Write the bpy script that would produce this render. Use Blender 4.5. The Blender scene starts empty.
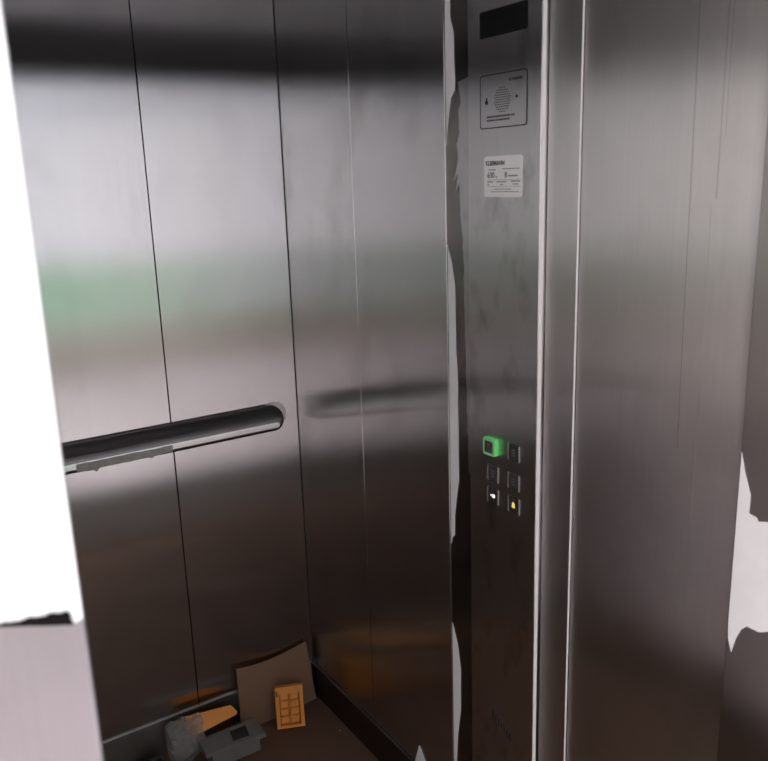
import bpy, bmesh, math, random
from mathutils import Vector, Matrix, noise
random.seed(7)
scene = bpy.context.scene
COL = scene.collection
PI = math.pi

# ------------------------------------------------------------------ materials
def new_mat(name):
    m = bpy.data.materials.new(name); m.use_nodes = True
    nt = m.node_tree
    return m, nt, nt.nodes['Principled BSDF']

def plain(name, col, rough=.6, metal=0.0, spec=.5, var=0.0, scale=20.0, bump=0.0, stretch=(1, 1, 1), emit=None, estr=0.0):
    m, nt, b = new_mat(name)
    b.inputs['Base Color'].default_value = (*col, 1)
    b.inputs['Roughness'].default_value = rough
    b.inputs['Metallic'].default_value = metal
    b.inputs['Specular IOR Level'].default_value = spec
    if emit:
        b.inputs['Emission Color'].default_value = (*emit, 1)
        b.inputs['Emission Strength'].default_value = estr
    if var > 0 or bump > 0:
        tc = nt.nodes.new('ShaderNodeTexCoord'); mp = nt.nodes.new('ShaderNodeMapping')
        mp.inputs['Scale'].default_value = stretch
        nz = nt.nodes.new('ShaderNodeTexNoise'); nz.inputs['Scale'].default_value = scale
        nz.inputs['Detail'].default_value = 5
        nt.links.new(tc.outputs['Object'], mp.inputs['Vector']); nt.links.new(mp.outputs['Vector'], nz.inputs['Vector'])
        if var > 0:
            mx = nt.nodes.new('ShaderNodeMix'); mx.data_type = 'RGBA'
            mx.inputs['A'].default_value = (*[c * (1 - var) for c in col], 1)
            mx.inputs['B'].default_value = (*[min(1, c * (1 + var)) for c in col], 1)
            nt.links.new(nz.outputs['Fac'], mx.inputs['Factor']); nt.links.new(mx.outputs['Result'], b.inputs['Base Color'])
        if bump > 0:
            bp = nt.nodes.new('ShaderNodeBump'); bp.inputs['Strength'].default_value = bump; bp.inputs['Distance'].default_value = .003
            nt.links.new(nz.outputs['Fac'], bp.inputs['Height']); nt.links.new(bp.outputs['Normal'], b.inputs['Normal'])
    return m

def steel(name, col=(.60, .588, .582), ax=.25, ay=.014, grain=.05, dirt=0.0, dirt_scale=9.0, seed=0.0):
    """brushed stainless steel, vertical grain: reflections spread sideways (ax) and stay sharp up and down (ay)"""
    m, nt, b = new_mat(name)
    L = nt.links
    nt.nodes.remove(b)
    b = nt.nodes.new('ShaderNodeBsdfAnisotropic'); b.distribution = 'BECKMANN'
    L.new(b.outputs[0], nt.nodes['Material Output'].inputs['Surface'])
    rough = (ax * ay) ** .25; an = (ay / ax) ** .5 - 1
    b.inputs['Anisotropy'].default_value = an
    tg = nt.nodes.new('ShaderNodeTangent'); tg.direction_type = 'RADIAL'; tg.axis = 'Z'
    L.new(tg.outputs['Tangent'], b.inputs['Tangent'])
    tc = nt.nodes.new('ShaderNodeTexCoord')
    mp = nt.nodes.new('ShaderNodeMapping'); mp.inputs['Scale'].default_value = (260, 260, 2.2)
    mp.inputs['Location'].default_value = (seed, seed * 2, seed)
    nz = nt.nodes.new('ShaderNodeTexNoise'); nz.inputs['Scale'].default_value = 1.0; nz.inputs['Detail'].default_value = 3
    L.new(tc.outputs['Object'], mp.inputs['Vector']); L.new(mp.outputs['Vector'], nz.inputs['Vector'])
    mx = nt.nodes.new('ShaderNodeMix'); mx.data_type = 'RGBA'
    mx.inputs['A'].default_value = (*[c * (1 - grain) for c in col], 1)
    mx.inputs['B'].default_value = (*[min(1, c * (1 + grain)) for c in col], 1)
    L.new(nz.outputs['Fac'], mx.inputs['Factor'])
    out = mx.outputs['Result']
    # soft greasy blotches
    mp2 = nt.nodes.new('ShaderNodeMapping'); mp2.inputs['Scale'].default_value = (1, 1, .6)
    mp2.inputs['Location'].default_value = (seed * 3, seed, seed * 2)
    n2 = nt.nodes.new('ShaderNodeTexNoise'); n2.inputs['Scale'].default_value = dirt_scale; n2.inputs['Detail'].default_value = 4
    L.new(tc.outputs['Object'], mp2.inputs['Vector']); L.new(mp2.outputs['Vector'], n2.inputs['Vector'])
    mr = nt.nodes.new('ShaderNodeMapRange')
    mr.inputs['From Min'].default_value = .53; mr.inputs['From Max'].default_value = .74
    mr.inputs['To Min'].default_value = 0; mr.inputs['To Max'].default_value = dirt
    L.new(n2.outputs['Fac'], mr.inputs['Value'])
    md = nt.nodes.new('ShaderNodeMix'); md.data_type = 'RGBA'
    md.inputs['B'].default_value = (.16, .14, .13, 1)
    L.new(mr.outputs['Result'], md.inputs['Factor']); L.new(out, md.inputs['A'])
    L.new(md.outputs['Result'], b.inputs['Color'])
    rr = nt.nodes.new('ShaderNodeMapRange')
    rr.inputs['To Min'].default_value = rough * .95; rr.inputs['To Max'].default_value = rough * 1.05
    L.new(n2.outputs['Fac'], rr.inputs['Value']); L.new(rr.outputs['Result'], b.inputs['Roughness'])
    return m

M = {}
M['steel_back'] = steel('steel_back', seed=1.3, dirt=.10)
M['steel_side'] = steel('steel_side', seed=4.1, dirt=.18)
M['steel_front'] = steel('steel_front', col=(.55, .53, .515), ax=.45, ay=.02, seed=7.7, dirt=.15)
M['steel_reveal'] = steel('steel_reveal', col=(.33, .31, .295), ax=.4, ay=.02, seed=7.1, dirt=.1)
M['steel_panel'] = steel('steel_panel', ax=.38, ay=.018, seed=2.9, dirt=.5, dirt_scale=17)
M['steel_bare'] = steel('steel_bare', col=(.24, .22, .21), seed=6.1, dirt=.2)
M['steel_jamb'] = steel('steel_jamb', col=(.345, .33, .332), ax=.3, ay=.1, seed=3.3, dirt=.12, dirt_scale=14)
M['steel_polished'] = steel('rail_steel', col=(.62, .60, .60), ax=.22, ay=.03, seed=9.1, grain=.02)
M['rail_dark'] = steel('rail_dark_steel', col=(.15, .138, .138), ax=.22, ay=.03, seed=9.6, grain=.02)  # same rail, with its dark reflections put into the base colour
M['steel_trim'] = plain('steel_trim', (.55, .53, .52), .28, 1.0)
M['dark_gap'] = plain('dark_gap', (.015, .014, .014), .7)
M['black_glass'] = plain('black_glass', (.004, .004, .004), .25, spec=.35)
M['black'] = plain('black_plastic', (.012, .012, .012), .5)
M['ink'] = plain('printed_ink', (.03, .03, .035), .7)
M['ink_grey'] = plain('grey_ink', (.22, .22, .23), .7)
M['engrave'] = plain('engraved_line', (.05, .045, .045), .6)
M['sticker'] = plain('sticker_silver', (.86, .85, .84), .45)
M['film'] = plain('white_film', (.80, .79, .79), .5, var=.05, scale=30)
M['film_strip'] = plain('grey_white_film', (.86, .86, .86), .5, var=.10, scale=40)
M['film_back'] = plain('film_dark_underside', (.008, .0065, .0065), .9, spec=.08, var=.4, scale=60)
M['tape'] = plain('dusty_tape', (.34, .32, .30), .75, var=.35, scale=60)
M['header'] = plain('dark_header_paint', (.035, .035, .036), .5)
M['landing_side'] = plain('landing_side_paint', (.42, .42, .43), .8)
M['landing_warm'] = plain('landing_warm_paint', (.82, .74, .70), .8)
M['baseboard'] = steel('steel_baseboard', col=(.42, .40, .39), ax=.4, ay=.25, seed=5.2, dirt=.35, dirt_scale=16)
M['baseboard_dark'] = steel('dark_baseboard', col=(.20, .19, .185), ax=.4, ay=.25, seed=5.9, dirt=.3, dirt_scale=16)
M['floor'] = plain('brown_floor', (.12, .062, .036), .75, var=.25, scale=14, bump=.1)
M['ceiling'] = plain('car_ceiling', (.72, .78, .83), .7)
M['cardboard'] = plain('cardboard', (.205, .115, .064), .85, var=.12, scale=12, bump=.12, stretch=(1, 1, 3))
M['orange'] = plain('orange_plastic', (.72, .255, .025), .45, var=.06, scale=25)
M['grey_box'] = plain('grey_plastic', (.155, .145, .138), .6, var=.25, scale=30)
M['landing_wall'] = plain('landing_wall_paint', (.79, .83, .89), .8)
M['landing_green'] = plain('landing_green_paint', (.055, .44, .14), .7)
M['landing_low'] = plain('landing_plinth_paint', (.42, .42, .36), .8)
M['landing_floor'] = plain('landing_tiles', (.84, .74, .77), .3, var=.06, scale=3)
M['mat'] = plain('entrance_mat', (.06, .05, .045), .9)  # tone of the unseen slab that darkens the reflected floor
M['lamp'] = plain('lamp_diffuser', (.9, .9, .9), .5, emit=(1, .98, .95), estr=3.0)
M['lamp_body'] = plain('lamp_body', (.8, .8, .8), .5)
M['led_green'] = plain('green_lit_plastic', (.06, .4, .08), .4, emit=(.10, .52, .14), estr=.42)
M['led_dim'] = plain('green_tinted_rim', (.20, .27, .20), .4, emit=(.10, .24, .11), estr=.45)
M['led_white'] = plain('white_lamp', (.9, .9, .9), .4, emit=(1, .97, .92), estr=.9)
M['led_yellow'] = plain('yellow_lamp', (.8, .7, .2), .4, emit=(.9, .75, .25), estr=.55)
M['button_dark'] = plain('button_steel', (.22, .205, .20), .4, 1.0)
M['button_ring'] = plain('button_rim', (.50, .48, .46), .3, .6)

def film_clear():
    m, nt, b = new_mat('clear_plastic_bag')
    b.inputs['Base Color'].default_value = (.30, .285, .275, 1); b.inputs['Roughness'].default_value = .35
    tr = nt.nodes.new('ShaderNodeBsdfTransparent'); mx = nt.nodes.new('ShaderNodeMixShader')
    mx.inputs[0].default_value = .52
    nt.links.new(tr.outputs[0], mx.inputs[1]); nt.links.new(b.outputs[0], mx.inputs[2])
    nt.links.new(mx.outputs[0], nt.nodes['Material Output'].inputs['Surface'])
    return m
M['bag'] = film_clear()

# ------------------------------------------------------------------ builders
def link(o, parent=None):
    COL.objects.link(o)
    if parent: o.parent = parent
    return o

def world_loc(o):
    v = Vector((0, 0, 0))
    while o: v += o.location; o = o.parent
    return v

def tag(o, label=None, cat=None, group=None, kind=None):
    if label: o['label'] = label
    if cat: o['category'] = cat
    if group: o['group'] = group
    if kind: o['kind'] = kind
    return o

def empty(name, loc):
    o = bpy.data.objects.new(name, None); o.empty_display_size = .05
    o.location = loc
    return link(o)

def build(name, bm, mat, parent=None, smooth=False, origin=None, bevel=0, bseg=2):
    """bm holds world coordinates; the mesh is shifted to its parent's (or its own) origin"""
    if bevel > 0:
        bmesh.ops.bevel(bm, geom=list(bm.edges), offset=bevel, segments=bseg, affect='EDGES', profile=.5, clamp_overlap=True)
    bmesh.ops.recalc_face_normals(bm, faces=bm.faces)
    off = world_loc(parent) if parent else Vector(origin or (0, 0, 0))
    bmesh.ops.translate(bm, verts=bm.verts, vec=-off)
    me = bpy.data.meshes.new(name); bm.to_mesh(me); bm.free()
    me.materials.append(M[mat] if isinstance(mat, str) else mat)
    if smooth:
        for p in me.polygons: p.use_smooth = True
    o = bpy.data.objects.new(name, me)
    if not parent: o.location = off
    return link(o, parent)

def box(x0, x1, y0, y1, z0, z1, bm=None):
    bm = bm or bmesh.new()
    r = bmesh.ops.create_cube(bm, size=1)
    bmesh.ops.scale(bm, vec=(abs(x1 - x0), abs(y1 - y0), abs(z1 - z0)), verts=r['verts'])
    bmesh.ops.translate(bm, vec=((x0 + x1) / 2, (y0 + y1) / 2, (z0 + z1) / 2), verts=r['verts'])
    return bm

def prism(pts, vec, bm=None):
    """extrude a planar outline (3D points) along vec"""
    bm = bm or bmesh.new()
    vec = Vector(vec)
    a = [bm.verts.new(p) for p in pts]; b = [bm.verts.new(Vector(p) + vec) for p in pts]
    n = len(pts)
    bm.faces.new(a[::-1]); bm.faces.new(b)
    for i in range(n): bm.faces.new((a[i], a[(i + 1) % n], b[(i + 1) % n], b[i]))
    return bm

def rrect(y0, y1, z0, z1, r, seg=5):
    out = []
    for cy, cz, a0 in ((y1 - r, z1 - r, 0), (y0 + r, z1 - r, 90), (y0 + r, z0 + r, 180), (y1 - r, z0 + r, 270)):
        for k in range(seg + 1):
            a = math.radians(a0 + 90 * k / seg)
            out.append((cy + r * math.cos(a), cz + r * math.sin(a)))
    return out

def yz(pts, x): return [(x, p[0], p[1]) for p in pts]
def circle(cy, cz, r, n=20): return [(cy + r * math.cos(2 * PI * k / n), cz + r * math.sin(2 * PI * k / n)) for k in range(n)]

def ring_yz(outer, inner, x0, x1, bm=None):
    bm = bm or bmesh.new()
    n = len(outer)
    vs = [[bm.verts.new((x, *p)) for p in loop] for loop in (outer, inner) for x in (x0, x1)]
    o0, o1, i0, i1 = vs
    for i in range(n):
        j = (i + 1) % n
        bm.faces.new((o0[i], o0[j], o1[j], o1[i])); bm.faces.new((i0[i], i0[j], i1[j], i1[i]))
        bm.faces.new((o0[i], o0[j], i0[j], i0[i])); bm.faces.new((o1[i], o1[j], i1[j], i1[i]))
    return bm

def struct(name, bm, mat, parent=None, **k):
    o = build(name, bm, mat, parent, **k)
    if parent is None: o['kind'] = 'structure'
    return o

# ------------------------------------------------------------------ the lift car (corner at x=0, y=0; the car is 1.1 m wide, 1.4 m deep)
CW, CD, CH = 1.10, 1.40, 2.15
wb = empty('wall_back', (0, 0, 0)); wb['kind'] = 'structure'
build('backing', box(-CW - .03, .03, .012, .03, 0, CH), 'dark_gap', wb)
w = CW / 3
for k in range(3):
    build('panel', box(-(k + 1) * w + .0012, -k * w - .0012, 0, .011, .02, CH), 'steel_back', wb, bevel=.0012)

wr = empty('wall_right', (0, 0, 0)); wr['kind'] = 'structure'
build('backing', box(.014, .03, -1.46, 0, 0, CH), 'dark_gap', wr)
for a, b in ((-.3508, -.0022), (-.7014, -.3534)):
    build('panel', box(0, .013, a, b, .02, CH), 'steel_side', wr, bevel=.0012)
build('filler_strip', box(.0035, .013, -.7865, -.7022, .02, CH), 'steel_bare', wr, bevel=.0006)
build('filler_strip', box(.002, .013, -1.0497, -.9795, .02, CH), 'steel_front', wr, bevel=.0006)
o = build('edge_film', box(.0012, .0048, -1.0508, -1.0499, .02, CH), 'film', wr)
o['label'] = 'thin white film edge'
build('panel', box(.0065, .0135, -1.412, -1.0515, .02, CH), 'steel_front', wr, bevel=.0006)

wl = empty('wall_left', (-CW, 0, 0)); wl['kind'] = 'structure'
for k in range(4):
    build('panel', box(-CW - .013, -CW, -(k + 1) * .35 + .0012, -k * .35 - .0012, .02, CH), 'steel_side', wl, bevel=.0012)
build('backing', box(-CW - .03, -CW - .014, -1.46, 0, 0, CH), 'dark_gap', wl)

struct('floor', box(-CW - .03, .03, -1.50, .03, -.06, 0), 'floor')
struct('ceiling', box(-CW - .03, .03, -1.42, .03, CH, CH + .03), 'ceiling')
struct('baseboard_back', box(-CW, -.0065, -.006, -.0004, .0005, .1055), 'baseboard', bevel=.0012)
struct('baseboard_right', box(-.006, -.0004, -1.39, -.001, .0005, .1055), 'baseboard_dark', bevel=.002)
struct('baseboard_left', box(-CW, -CW + .013, -1.39, -.014, .0005, .1055), 'baseboard', bevel=.002)

# front of the car and the landing doorway
struct('wall_front_left', box(-CW - .03, -.925, -1.46, -1.412, 0, CH), 'steel_front')
struct('wall_front_top', box(-.925, .03, -1.46, -1.42, 1.955, CH + .03), 'header')
struct('trim_1', box(-1.30, -.9238, -1.60, -1.47, 0, 2.55), 'steel_jamb', bevel=.004, bseg=4)
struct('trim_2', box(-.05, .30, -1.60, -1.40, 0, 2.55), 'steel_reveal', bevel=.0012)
struct('trim_3', box(-.9245, -.05, -1.60, -1.47, 1.965, 2.55), 'steel_jamb', bevel=.002)

# ------------------------------------------------------------------ the landing behind the camera (seen in the steel)
LY = -5.2; LX0, LX1, LH = -3.4, 2.2, 2.75
struct('floor_landing', box(LX0, LX1, LY, -1.505, -.06, 0), 'landing_floor')
struct('floor_entrance', box(-1.2, .5, -2.20, -1.508, .0005, .012), 'mat')  # dark slab added out of view to darken low reflections in the steel
struct('ceiling_landing', box(LX0, LX1, LY, -1.47, LH, LH + .05), 'landing_side')
rw = empty('wall_landing_rear', (0, LY, 0)); rw['kind'] = 'structure'
build('upper_wall', box(LX0, LX1, LY - .06, LY, .40, LH), 'landing_wall', rw)
build('green_dado', box(-.6, 1.5, LY - .06, LY + .006, .40, .93), 'landing_green', rw)
build('plinth', box(LX0, LX1, LY - .06, LY + .004, 0, .40), 'landing_low', rw)
struct('wall_landing_left', box(LX0 - .06, LX0, LY, -1.47, 0, LH), 'landing_warm')
struct('wall_landing_right', box(LX1, LX1 + .06, LY, -1.47, 0, LH), 'landing_side')
struct('wall_shaft_left', box(LX0, -1.30, -1.58, -1.47, 0, LH), 'landing_wall')
struct('wall_shaft_right', box(.30, LX1, -1.58, -1.47, 0, LH), 'landing_wall')
struct('wall_shaft_top', box(-1.30, .30, -1.58, -1.47, 2.55, LH), 'landing_wall')

# ------------------------------------------------------------------ handrail on the back wall
hr = tag(empty('handrail', (-.55, -.001, .91)), 'rounded stainless steel handrail fixed along the back wall', 'handrail')
def stadium(xl, xr, top, bot, y, n=14):
    h = (top - bot) / 2; zc = (top + bot) / 2; out = []
    for k in range(n + 1):
        a = -PI / 2 + PI * k / n
        out.append((xr + h * math.cos(a), y, zc + h * math.sin(a)))
    for k in range(n + 1):
        a = PI / 2 + PI * k / n
        out.append((xl + h * math.cos(a), y, zc + h * math.sin(a)))
    return out
bm = bmesh.new(); prev = None
NL = 22; KN = 19
for k in range(NL + 1):
    th = math.radians(90 - 88.5 * (k / NL) ** 1.15)
    zt, zb, y = .889 + .053 * math.sin(th), .889 - .0165 * math.sin(th), -.010 - .040 * math.cos(th)
    if k == 0:
        first = [bm.verts.new((p[0], -.002, p[2])) for p in stadium(-1.0, -.0895, zt, zb, y)]
        bm.faces.new(first); prev = first
    loop = [bm.verts.new(p) for p in stadium(-1.0, -.0895, zt, zb, y)]
    for i in range(len(loop)):
        j = (i + 1) % len(loop); bm.faces.new((prev[i], prev[j], loop[j], loop[i]))
    prev = loop
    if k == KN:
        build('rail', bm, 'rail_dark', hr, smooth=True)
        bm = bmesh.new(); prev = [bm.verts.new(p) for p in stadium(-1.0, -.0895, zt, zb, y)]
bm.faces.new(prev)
build('bright_strip', bm, 'steel_polished', hr, smooth=True)['label'] = 'bright polished strip along the rail'  # nose split off in brighter steel to draw the reflected highlight
for cx in (-.076, -1.014):
    bm = bmesh.new()
    prism([(cx + .0375 * math.cos(2 * PI * k / 40), -.0006, .911 + .0375 * math.sin(2 * PI * k / 40)) for k in range(40)], (0, -.0030, 0), bm)
    build('end_plate', bm, 'steel_trim', hr, bevel=.0003, bseg=1)

# dusty strip of tape left on the rail
def ragged(a, b, n, amp, seed):
    rnd = random.Random(seed)
    out = []
    for k in range(n + 1):
        t = k / n
        out.append([a[i] + (b[i] - a[i]) * t + (rnd.uniform(-amp[i], amp[i]) if 0 < k < n else 0) for i in range(len(a))])
    return out
top = ragged((-.622, .9010), (-.385, .9005), 16, (0, .0012), 3)
bot = ragged((-.385, .8830), (-.622, .8800), 26, (0, .0016), 5)
bot[6][1] -= .0045; bot[21][1] -= .007
o = build('tape_strip', prism([(p[0], -.0503, p[1]) for p in top + bot], (0, -.0009, 0)), 'tape', origin=(-.5, -.049, .886))
tag(o, 'dusty grey tape strip with ragged lower edge stuck on the handrail', 'tape')

# ------------------------------------------------------------------ control panel in the right wall
XF = -.012
cp = tag(empty('control_panel', (0, -.8725, 0)), 'full-height steel lift control panel with display, label and six buttons', 'control panel')
build('face_plate', box(XF, .0125, -.9765, -.7880, .02, CH - .002), 'steel_panel', cp, bevel=.0010, bseg=2)
o = build('edge_film', box(XF + .0008, XF + .0085, -.9778, -.9768, .02, CH - .002), 'film', cp)
o['label'] = 'thin white film edge'

o = build('display', prism(yz(rrect(-.9435, -.8222, 1.7722, 1.8160, .004), XF - .0012), (.0012, 0, 0)), 'black_glass', cp)
o['label'] = 'blank black display window'
# intercom plate
ip = build('intercom_plate', prism(yz(rrect(-.9420, -.8242, 1.6235, 1.7100, .005), XF - .0006), (.0007, 0, 0)), 'steel_panel', cp)
build('plate_gap', ring_yz(rrect(-.9440, -.8222, 1.6215, 1.7120, .006), rrect(-.9422, -.8240, 1.6233, 1.7102, .005), XF - .0007, XF - .0001), 'dark_gap', ip)
bm = bmesh.new()
cy, cz = -.8815, 1.668
for i in range(-5, 6):
    for j in range(-5, 6):
        y, z = i * .0044 + (j % 2) * .0022, j * .0039
        if math.hypot(y, z) < .0215:
            prism(yz(circle(cy + y, cz + z, .00125, 8), XF - .0009), (.0003, 0, 0), bm)
build('speaker_grille', bm, 'engrave', ip)
build('screw', prism(yz(circle(-.8405, 1.6660, .0040, 12), XF - .0011), (.0005, 0, 0), prism(yz(circle(-.8405, 1.6715, .0022, 10), XF - .0010), (.0004, 0, 0))), 'dark_gap', ip)
build('screw', prism(yz(circle(-.9185, 1.6700, .0026, 12), XF - .0011), (.0005, 0, 0)), 'dark_gap', ip)
bm = bmesh.new()
rnd = random.Random(5)
for z, y0, y1 in ((1.6395, -.840, -.910), (1.6335, -.841, -.902)):
    y = y0
    while y > y1:
        wd = rnd.uniform(.0018, .0036)
        prism([(XF - .0008, y, z), (XF - .0008, y - wd, z), (XF - .0008, y - wd, z + .0033), (XF - .0008, y, z + .0033)], (.0002, 0, 0), bm); y -= wd + .0009
build('engraved_lettering', bm, 'engrave', ip); bm = bmesh.new()
prism([(XF - .0008, -.898, 1.6965), (XF - .0008, -.932, 1.6965), (XF - .0008, -.932, 1.7010), (XF - .0008, -.898, 1.7010)], (.0002, 0, 0), bm)
build('engraved_logo', bm, 'engrave', ip)

# rating label
lb = build('rating_label', prism(yz(rrect(-.9330, -.8330, 1.5035, 1.5745, .006), XF - .0008), (.0008, 0, 0)), 'sticker', cp)
lb['label'] = 'silver rating label with black print'
XT = XF - .0010
def text_bm(s, y_left, z_base, height, bold=0.0, width=None):
    cu = bpy.data.curves.new('lettering_source', 'FONT'); cu.body = s; cu.size = 1.0; cu.offset = bold
    ob = bpy.data.objects.new('lettering_source', cu); COL.objects.link(ob)
    dg = bpy.context.evaluated_depsgraph_get()
    me = bpy.data.meshes.new_from_object(ob.evaluated_get(dg))
    bm = bmesh.new(); bm.from_mesh(me)
    bpy.data.objects.remove(ob); bpy.data.curves.remove(cu); bpy.data.meshes.remove(me)
    xs = [v.co.x for v in bm.verts]; ys = [v.co.y for v in bm.verts if True]
    x0, x1, h = min(xs), max(xs), .70
    sy = height / h; sx = sy if width is None else width / (x1 - x0)
    for v in bm.verts:
        v.co = Vector((XT, y_left - (v.co.x - x0) * sx, z_base + v.co.y * sy))
    return bm
def lettering(items, name, mat, parent):
    out = bmesh.new()
    for it in items:
        b = text_bm(*it[:4], **it[4]); me = bpy.data.meshes.new('t'); b.to_mesh(me); b.free(); out.from_mesh(me); bpy.data.meshes.remove(me)
    return build(name, out, mat, parent)
lettering([('KLEEMANN', -.8385, 1.5588, .0072, dict(bold=.045, width=.050)),
           ('630', -.8430, 1.5372, .0095, dict(bold=.02, width=.019)), ('kg', -.8645, 1.5372, .0040, dict()),
           ('8', -.8890, 1.5372, .0095, dict(bold=.02, width=.0062))], 'lettering', 'ink', lb)
bm = bmesh.new()
def dash(y0, y1, z, h):
    prism([(XT, y0, z), (XT, y1, z), (XT, y1, z + h), (XT, y0, z + h)], (.0002, 0, 0), bm)
dash(-.8425, -.9300, 1.5330, .0006); dash(-.8425, -.9300, 1.5215, .0006)
for y0, y1, z, h in ((-.846, -.866, 1.5500, .0018), (-.883, -.927, 1.5510, .0018), (-.898, -.922, 1.5385, .0026),
                     (-.842, -.858, 1.5288, .0022), (-.868, -.894, 1.5288, .0022), (-.905, -.929, 1.5295, .0022),
                     (-.843, -.848, 1.5242, .0018), (-.877, -.886, 1.5242, .0018), (-.910, -.924, 1.5248, .0018),
                     (-.860, -.906, 1.5165, .0014), (-.852, -.925, 1.5120, .0014)):
    y = y0
    while y > y1 + .0006:
        wd = min(rnd.uniform(.0012, .0040), y - y1); dash(y, y - wd, z, h); y -= wd + .0006
build('small_print', bm, 'ink_grey', lb)

# buttons: two columns of three
def button(yc, zc, lit, symbol, label):
    s = .0168 if lit else .0160; d = .0105 if lit else .0012
    b = build('button', prism(yz(rrect(yc - s, yc + s, zc - s, zc + s, .0025), XF - d), (d + .0005, 0, 0)), 'led_green' if lit else 'button_dark', cp, bevel=.0006, bseg=1)
    b['label'] = label
    ins = s - (.0052 if lit else .0030)
    if lit:
        sf = s - .0012
        build('button_face', prism(yz(rrect(yc - sf, yc + sf, zc - sf, zc + sf, .0018), XF - d - .0003), (.0006, 0, 0)), 'led_dim', b)
    build('button_cap', prism(yz(rrect(yc - ins, yc + ins, zc - ins, zc + ins, .0015), XF - d - .0005), (.0008, 0, 0)), 'button_dark', b)
    if not lit:
        for sgn in (1, -1):
            build('button_rim', prism(yz([(yc + sgn * s, zc - s), (yc + sgn * (s - .0026), zc - s), (yc + sgn * (s - .0026), zc + s), (yc + sgn * s, zc + s)], XF - d - .0006), (.0008, 0, 0)), 'button_ring', b)
    x = XF - d - .0007
    bm = bmesh.new(); mat = 'button_ring'
    if symbol == 'bell':
        pts = [(.0055, -.0045), (-.0055, -.0045), (-.0040, -.002), (-.0036, .003), (-.0012, .0058), (.0012, .0058), (.0036, .003), (.0040, -.002)]
        prism(yz([(yc + a, zc + c) for a, c in pts], x), (.0004, 0, 0), bm); prism(yz(circle(yc, zc - .0056, .0014, 10), x), (.0004, 0, 0), bm); mat = 'led_yellow'
    elif symbol == 'open':
        prism(yz(circle(yc - .003, zc, .0042, 12), x), (.0004, 0, 0), bm)
        prism(yz([(yc + .0035, zc - .003), (yc + .0035, zc + .003), (yc + .007, zc)], x), (.0004, 0, 0), bm); mat = 'led_white'
    else:
        for k in range(3):
            prism(yz(rrect(yc - .0045, yc + .0045, zc - .0065 + k * .0055, zc - .0048 + k * .0055, .0004, 2), x), (.0004, 0, 0), bm)
    build('button_symbol', bm, mat, b)
    return b
button(-.8570, 1.0325, True, 'bar', 'button glowing green around its rim')
button(-.9175, 1.0345, False, 'bar', 'unlit steel button, top of the second column')
button(-.8585, .9765, False, 'bar', 'unlit steel button under the green one')
button(-.9175, .9770, False, 'bar', 'unlit steel button, middle of the second column')
button(-.8585, .9300, False, 'open', 'button with small white lit mark')
button(-.9185, .9300, False, 'bell', 'button with small yellow bell')
# dark slanted mark low on the plate
bm = bmesh.new()
rnd = random.Random(11)
for k in range(7):
    y = -.856 - k * .0085; z = .436 - k * .0035
    prism(yz([(y, z + .011), (y - .0065, z + .007 + rnd.uniform(-.002, .002)), (y - .0065, z - .014), (y, z - .011 + rnd.uniform(-.003, .003))], XF - .0004), (.0005, 0, 0), bm)
M['smudge'] = plain('dull_smudge', (.028, .024, .022), .6)
build('worn_mark', bm, 'smudge', cp)

# thin score lines on the steel beside the doorway
def line_yz(p0, p1, wd, x):
    return [(x, p0[0] - wd / 2, p0[1]), (x, p0[0] + wd / 2, p0[1]), (x, p1[0] + wd / 2, p1[1]), (x, p1[0] - wd / 2, p1[1])]
M['score'] = steel('score_line', col=(.42, .40, .385), ax=.45, ay=.02, seed=7.7)
for p0, p1, wd in (((-1.2525, 2.15), (-1.2600, 1.13), .0026), ((-1.3015, 2.15), (-1.2990, 1.50), .0022), ((-1.3085, 2.1), (-1.3065, 1.58), .0016), ((-1.2925, 1.49), (-1.2905, 1.0), .0008)):
    build('score_line', prism(line_yz(p0, p1, wd, .0062), (.0004, 0, 0)), 'score', wr)

# ------------------------------------------------------------------ protective film left on the steel
def film(name, outline, x, thick, mat, label, cat='protective film', curl=0.0, group=None):
    bm = prism(yz(outline, x), (-thick, 0, 0))
    c = Vector((x, sum(p[0] for p in outline) / len(outline), sum(p[1] for p in outline) / len(outline)))
    o = build(name, bm, mat, origin=c)
    return tag(o, label, cat, group)
def rough_line(pts, step, amp, seed):
    rnd = random.Random(seed); out = []
    for a, b in zip(pts, pts[1:]):
        n = max(1, int(math.hypot(b[0] - a[0], b[1] - a[1]) / step))
        for k in range(n):
            t = k / n; out.append((a[0] + (b[0] - a[0]) * t + rnd.uniform(-amp, amp) * (k > 0), a[1] + (b[1] - a[1]) * t + rnd.uniform(-amp, amp) * (k > 0)))
    out.append(pts[-1]); return out
XS = .0031
eL = -.7032
film('film_remnant', [(eL, 2.16), (eL, 1.60)] + rough_line([(-.7084, 1.6377), (-.7187, 1.6859), (-.7311, 1.6989), (-.7300, 1.74), (-.7285, 1.80), (-.7190, 1.8274), (-.7165, 1.90), (-.714, 2.16)], .02, .0010, 1), XS, .0006,
     'film_strip', 'long white film shred left of the black display')
film('film_remnant', [(eL, 1.4100)] + [(eL, .764), (-.7070, .7800)] + rough_line([(-.7157, .7891), (-.7165, .8359), (-.7315, .9205), (-.7313, 1.1273), (-.7270, 1.20), (-.7249, 1.3318), (-.7160, 1.375)], .03, .0009, 2), XS, .0006,
     'film_strip', 'long white film shred beside the buttons')
film('film_remnant', [(eL, .5725), (eL, .06), (-.7137, .06)] + rough_line([(-.7137, .2248), (-.7184, .29), (-.7305, .3634), (-.7319, .4672), (-.722, .5251), (-.7100, .558)], .04, .0006, 4), XS, .0006,
     'film_strip', 'white pointed film shred low on the wall beside the control panel')
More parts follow.
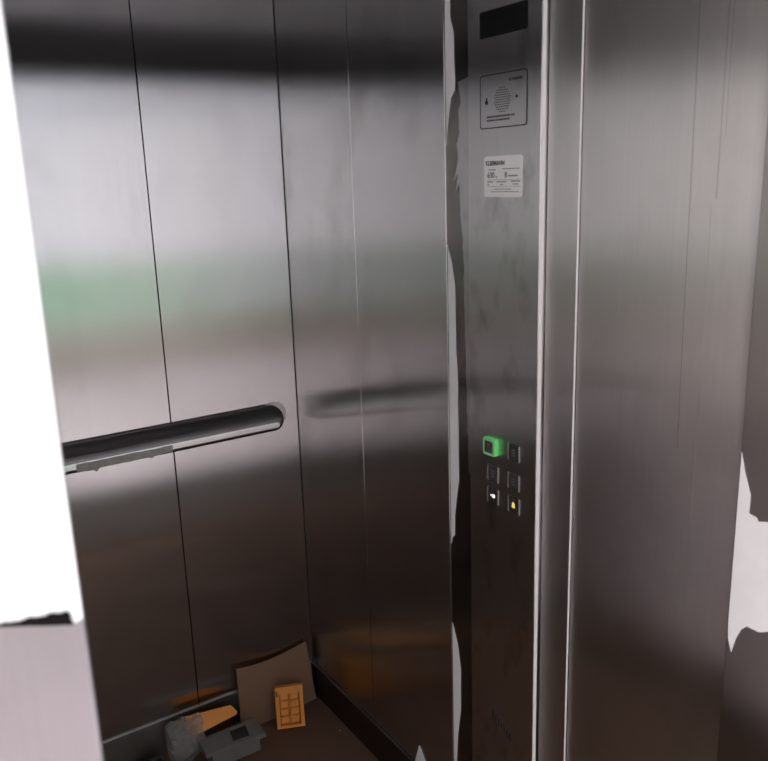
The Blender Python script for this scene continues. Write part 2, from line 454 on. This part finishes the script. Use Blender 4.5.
# the clear film still on, torn along a ragged edge
M['film_clear'] = steel('clear_film_on_steel', col=(.52, .50, .49), ax=.25, ay=.04, seed=8.8, dirt=.25, dirt_scale=30)
edge = [(-.7860, 1.72), (-.7400, 1.712), (-.7480, 1.675), (-.7410, 1.660), (-.7430, 1.62), (-.7350, 1.600), (-.7390, 1.575), (-.7260, 1.535), (-.7390, 1.548), (-.7300, 1.510), (-.7420, 1.530), (-.7440, 1.47), (-.7520, 1.42), (-.7500, 1.41), (-.7550, 1.36), (-.7520, 1.35), (-.7560, 1.25), (-.7600, 1.1), (-.7640, .95), (-.7860, .93)]
film('film_remnant', rough_line(edge, .012, .0014, 9), XS, .0004, 'film_clear', 'ragged see-through grey film strip between white shreds and control panel')

# white film on the right door jamb (plane x = -.05), torn above and below
XJ = -.0502
out = [(-1.4018, 1.1760), (-1.4085, 1.150), (-1.4165, 1.128), (-1.4195, 1.120), (-1.4190, 1.0945)] + rough_line([(-1.4190, 1.0945), (-1.4300, 1.0925), (-1.4330, 1.0875), (-1.4460, 1.0915), (-1.4750, 1.083), (-1.5100, 1.095), (-1.5960, 1.08)], .02, .0008, 3) \
    + rough_line([(-1.5960, .95), (-1.52, .942), (-1.4800, .950), (-1.4520, .934), (-1.4470, .9315), (-1.4296, .9320), (-1.4215, .9230), (-1.4150, .9060), (-1.4095, .8820)], .02, .0006, 8) + [(-1.4030, .902), (-1.4018, .925)]
film('film_remnant', out, XJ, .0007, 'film', 'torn white film patch across the door jamb, right edge of the picture')

# white film on the left jamb with its dark torn lower edge (plane y = -1.6)
YF = -1.6002
fl = tag(empty('jamb_film', (-1.11, YF, 1.3)), 'large bright white film sheet covering the near left door jamb', 'protective film')
sheet = [(-1.295, 2.50), (-.9255, 2.50), (-.9255, 1.3300), (-.9300, 1.3285), (-.9312, 1.3335), (-.9320, 1.3345), (-.9384, 1.3345), (-.9454, 1.3350), (-.9554, 1.3370), (-.9653, 1.3400), (-1.05, 1.3410), (-1.295, 1.3410)]
build('film_sheet', prism([(p[0], YF, p[1]) for p in sheet], (0, -.0006, 0)), 'film', fl)
low = [(-1.295, 1.3425), (-1.05, 1.3425)] + rough_line([(-.9653, 1.3410), (-.9554, 1.3386), (-.9508, 1.3392), (-.9454, 1.3378), (-.9384, 1.3376), (-.9328, 1.3368)], .0018, .0007, 2) + [(-.9312, 1.3345), (-.9318, 1.3325), (-.9303, 1.3281)] \
    + [(-.9415, 1.3315), (-.9548, 1.3360), (-.9655, 1.3393), (-1.05, 1.3405), (-1.295, 1.3405)]
o = build('torn_edge', prism([(p[0], YF - .0010, p[1]) for p in low], (0, -.0004, 0)), 'film_back', fl)
o['label'] = 'dark ragged torn edge'

# small white scrap at the foot of the right wall
film('film_scrap', [(-.545, .105), (-.566, .166), (-.572, .160), (-.610, .107)], -.0006, .0008, 'film_strip', 'tiny white pointed scrap at the foot of the right wall, bottom of the picture', 'scrap')

# ------------------------------------------------------------------ rubbish on the floor in the corner
# cardboard sheet leaning on the back wall
bm = bmesh.new()
NX, NZ = 14, 8
def cb(u, v):
    xl = -.262 + .008 * v; xr = -.0150 - .012 * v
    x = xl + (xr - xl) * u
    top = .186 - .016 * math.sin(PI * u) * .8 + .003 * u
    z = .0015 + (top - .0015) * v
    y = -.042 + .026 * v - .010 * math.sin(PI * u) * (1 - v) * .6 - .003 * math.sin(5 * u + v)
    return Vector((x, y, z))
vf = [[bm.verts.new(cb(i / NX, j / NZ)) for i in range(NX + 1)] for j in range(NZ + 1)]
for j in range(NZ):
    for i in range(NX): bm.faces.new((vf[j][i], vf[j][i + 1], vf[j + 1][i + 1], vf[j + 1][i]))
bmesh.ops.recalc_face_normals(bm, faces=bm.faces)
bmesh.ops.solidify(bm, geom=list(bm.faces), thickness=.004)
tag(build('cardboard_sheet', bm, 'cardboard', origin=(-.13, -.05, 0), smooth=False), 'brown cardboard sheet leaning against the back wall in the corner', 'cardboard')

# orange plastic trays
def tray(name, label):
    """upright tray: x across .081, z up .118, front faces -y"""
    t = tag(empty(name, (0, 0, 0)), label, 'plastic tray')
    W, H, D = .081, .118, .022
    build('back_plate', box(-W / 2, W / 2, -.004, 0, 0, H), 'orange', t, bevel=.0008)
    bm = bmesh.new()
    for x0, x1, z0, z1 in ((-W / 2, -W / 2 + .011, 0, H), (W / 2 - .011, W / 2, 0, H), (-W / 2 + .011, W / 2 - .011, 0, .008), (-W / 2 + .011, W / 2 - .011, H - .021, H)):
        box(x0, x1, -D, -.004, z0, z1, bm)
    build('rim', bm, 'orange', t, bevel=.001)
    bm = bmesh.new()
    box(-.0012, .0012, -.017, -.004, .008, H - .021, bm)
    for k in (1, 2, 3): box(-W / 2 + .011, W / 2 - .011, -.012, -.004, .008 + k * .0222 - .001, .008 + k * .0222 + .001, bm)
    build('divider', bm, 'orange', t)
    cw, ch = .0265, .0195
    for i in range(2):
        for k in range(4):
            xc = (-.0147, .0147)[i]; zc = .008 + .0222 * (k + .5)
            bm = box(xc - cw / 2, xc + cw / 2, -.011, -.004, zc - ch / 2, zc + ch / 2)
            build('cell', bm, 'orange', t, bevel=.003, bseg=2)
    bm = box(-W / 2 + .003, -W / 2 + .0075, -D - .0006, -D + .001, H - .026, H - .010)
    build('slot', bm, 'dark_gap', t)
    return t
t1 = tray('plastic_tray', 'orange plastic tray standing upright in front of the cardboard')
t1.location = (-.1350, -.1060, .0015)
t1.rotation_euler = (math.radians(-17), 0, math.radians(-23.2))
# tapered orange wedge leaning back over the grey box, its thick end in the bag
wp = [(-.4246, -.0489, .1202), (-.3826, -.0513, .1162), (-.2934, -.0567, .1071), (-.2793, -.0695, .0858), (-.2870, -.0724, .0811), (-.3994, -.0775, .0725), (-.4255, -.0779, .0718)]
wg = tag(empty('plastic_wedge', (-.355, -.062, .095)), 'orange plastic wedge poking out of the crumpled plastic bag', 'plastic wedge')
build('wedge_body', prism(wp, (0, .0166, -.0100)), 'orange', wg, bevel=.0012)

# grey plastic box with a square black hole
gb = tag(empty('junction_box', (-.322, -.125, .0005)), 'grey plastic box with a square black opening, lying beside the plastic bag', 'plastic box')
build('body', box(-.392, -.252, -.152, -.090, .0008, .047), 'grey_box', gb, bevel=.003)
bm = bmesh.new()
lid = [(-.407, -.086), (-.238, -.086), (-.240, -.166), (-.4085, -.152)]
hole = [(-.3190, -.0925), (-.2720, -.0945), (-.2800, -.1485), (-.3275, -.1450)]
def v3(p, z): return (p[0], p[1], z)
for z0, z1 in ((.047, .060),):
    o0 = [bm.verts.new(v3(p, z0)) for p in lid]; o1 = [bm.verts.new(v3(p, z1)) for p in lid]
    i0 = [bm.verts.new(v3(p, z0)) for p in hole]; i1 = [bm.verts.new(v3(p, z1)) for p in hole]
    for i in range(4):
        j = (i + 1) % 4
        bm.faces.new((o0[i], o0[j], o1[j], o1[i])); bm.faces.new((i0[i], i0[j], i1[j], i1[i]))
        bm.faces.new((o1[i], o1[j], i1[j], i1[i])); bm.faces.new((o0[i], o0[j], i0[j], i0[i]))
build('lid', bm, 'grey_box', gb)
build('black_insert', prism([v3(p, .0475) for p in hole], (0, 0, .006)), 'black', gb)

# crumpled clear bag round the left end of the lying tray
bm = bmesh.new(); NS, NR = 16, 30; rows = []
for i in range(NS + 1):
    u = i / NS
    x = -.478 + .092 * u
    ry = .030 + .016 * math.sin(PI * min(1, u + .2)) ; rz = .030 + .034 * math.sin(PI * min(1, .25 + u * .42))
    row = []
    for k in range(NR):
        a = 2 * PI * k / NR
        p = Vector((x, -.062 + ry * math.cos(a), 0))
        z = .060 + rz * math.sin(a)
        if math.sin(a) < 0: z = .060 + .058 * math.sin(a)
        p.z = z
        nv = noise.noise_vector(p * 38) * .009 + noise.noise_vector(p * 90) * .004
        p += nv
        if k % 2: p.z += .002
        p.y = min(p.y, -.0150); p.z = max(p.z, .0012)
        row.append(bm.verts.new(p))
    rows.append(row)
for i in range(NS):
    for k in range(NR):
        l = (k + 1) % NR; bm.faces.new((rows[i][k], rows[i][l], rows[i + 1][l], rows[i + 1][k]))
c = bm.verts.new((-.484, -.060, .055))
for k in range(NR): bm.faces.new((rows[0][k], rows[0][(k + 1) % NR], c))
tag(build('plastic_bag', bm, 'bag', origin=(-.435, -.062, 0)), 'crumpled grey see-through plastic bag holding an orange tray', 'plastic bag')

# black crumpled scrap at the left
bm = bmesh.new()
bmesh.ops.create_icosphere(bm, subdivisions=3, radius=1)
for v in bm.verts:
    n = 1 + .35 * noise.noise(v.co * 1.9) + .18 * noise.noise(v.co * 5)
    v.co = Vector((-.525 + v.co.x * .034 * n, -.058 + v.co.y * .030 * n, max(.0008, .012 + v.co.z * .022 * n)))
tag(build('plastic_scrap', bm, 'black', origin=(-.525, -.058, 0)), 'crumpled black plastic scrap left of the see-through bag', 'scrap')
# light crumb
bm = bmesh.new(); bmesh.ops.create_icosphere(bm, subdivisions=1, radius=1)
for v in bm.verts: v.co = Vector((-.0307 + v.co.x * .0022, -.2104 + v.co.y * .0018, .0018 + v.co.z * .0015))
tag(build('crumb', bm, 'film', origin=(-.0307, -.2104, 0)), 'tiny pale crumb on the brown floor in front of the right wall', 'crumb')

# ------------------------------------------------------------------ light: unseen lamps, window and door added to light the landing
def fill_lamp(x, y, power, sx=1.2, sy=.3):  # fixture and area light added out of view to light the landing
    t = tag(empty('ceiling_light', (x, y, LH)), 'long white ceiling light on the landing', 'ceiling light', 'landing ceiling lights')
    build('housing', box(x - sx / 2 - .03, x + sx / 2 + .03, y - sy / 2 - .03, y + sy / 2 + .03, LH - .05, LH - .001), 'lamp_body', t)
    build('diffuser', box(x - sx / 2, x + sx / 2, y - sy / 2, y + sy / 2, LH - .056, LH - .0505), 'lamp', t)
    l = bpy.data.lights.new('lamp', 'AREA'); l.shape = 'RECTANGLE'; l.size = sx; l.size_y = sy; l.energy = power; l.color = (1, .985, .965)
    o = bpy.data.objects.new('lamp', l); o.location = (x, y, LH - .06); COL.objects.link(o)
for x, y, pw in ((-2.5, -1.98, 33), (.5, -1.98, 35)):
    fill_lamp(x, y, pw)
# window frame and area light added out of view on the right landing wall
wn = empty('window_1', (LX1, -2.9, 1.6)); wn['kind'] = 'structure'
fr = bmesh.new()
for y0, y1, z0, z1 in ((-3.75, -3.65, .85, 2.35), (-2.15, -2.05, .85, 2.35), (-3.65, -2.15, .85, .95), (-3.65, -2.15, 2.25, 2.35)): box(LX1 - .05, LX1 - .001, y0, y1, z0, z1, fr)
build('window_frame', fr, 'lamp_body', wn)
l = bpy.data.lights.new('daylight', 'AREA'); l.shape = 'RECTANGLE'; l.size = 1.3; l.size_y = 1.5; l.energy = 82; l.color = (.92, .96, 1)
o = bpy.data.objects.new('daylight', l); o.location = (LX1 - .06, -2.9, 1.6); o.rotation_euler = (0, PI / 2, 0); COL.objects.link(o)
# door frame and area light added unseen to brighten the control panel side
dr = empty('door_1', (LX0, -3.9, 0)); dr['kind'] = 'structure'
fr = bmesh.new()
for y0, y1, z0, z1 in ((-4.50, -4.40, .01, 2.20), (-3.40, -3.30, .01, 2.20), (-4.40, -3.40, .01, .12), (-4.40, -3.40, 2.10, 2.20)): box(LX0 + .001, LX0 + .05, y0, y1, z0, z1, fr)
build('door_frame', fr, 'lamp_body', dr)
l = bpy.data.lights.new('daylight', 'AREA'); l.shape = 'RECTANGLE'; l.size = 1.95; l.size_y = 1.0; l.energy = 42; l.color = (1, .94, .89)
o = bpy.data.objects.new('daylight', l); o.location = (LX0 + .06, -3.9, 1.11); o.rotation_euler = (0, -PI / 2, 0); COL.objects.link(o)
world = bpy.data.worlds.new('world'); scene.world = world; world.use_nodes = True
world.node_tree.nodes['Background'].inputs[0].default_value = (.8, .87, 1, 1)
world.node_tree.nodes['Background'].inputs[1].default_value = .3

# ------------------------------------------------------------------ camera
cam = bpy.data.cameras.new('camera'); co = bpy.data.objects.new('camera', cam); COL.objects.link(co)
cam.sensor_fit = 'HORIZONTAL'; cam.sensor_width = 36; cam.lens = 809.85 / 768 * 36; cam.clip_start = .02
ax = (Vector((.83508383, -.54920953, -.03168419)), Vector((.15848298, .18502411, .96987073)), Vector((-.52679991, -.81494476, .241551)))
mw = Matrix(ax).transposed().to_4x4(); mw.translation = (-.9955, -1.9976, 1.5415)
co.matrix_world = mw
scene.camera = co
cam.dof.use_dof = True; cam.dof.focus_distance = 2.25; cam.dof.aperture_fstop = 11

scene.view_settings.view_transform = 'Standard'; scene.view_settings.look = 'None'
scene.view_settings.exposure = 0; scene.view_settings.gamma = 1; scene.view_settings.use_curve_mapping = False
scene.cycles.max_bounces = 14; scene.cycles.glossy_bounces = 10; scene.cycles.diffuse_bounces = 6
scene.cycles.caustics_reflective = True
scene.cycles.use_denoising = True
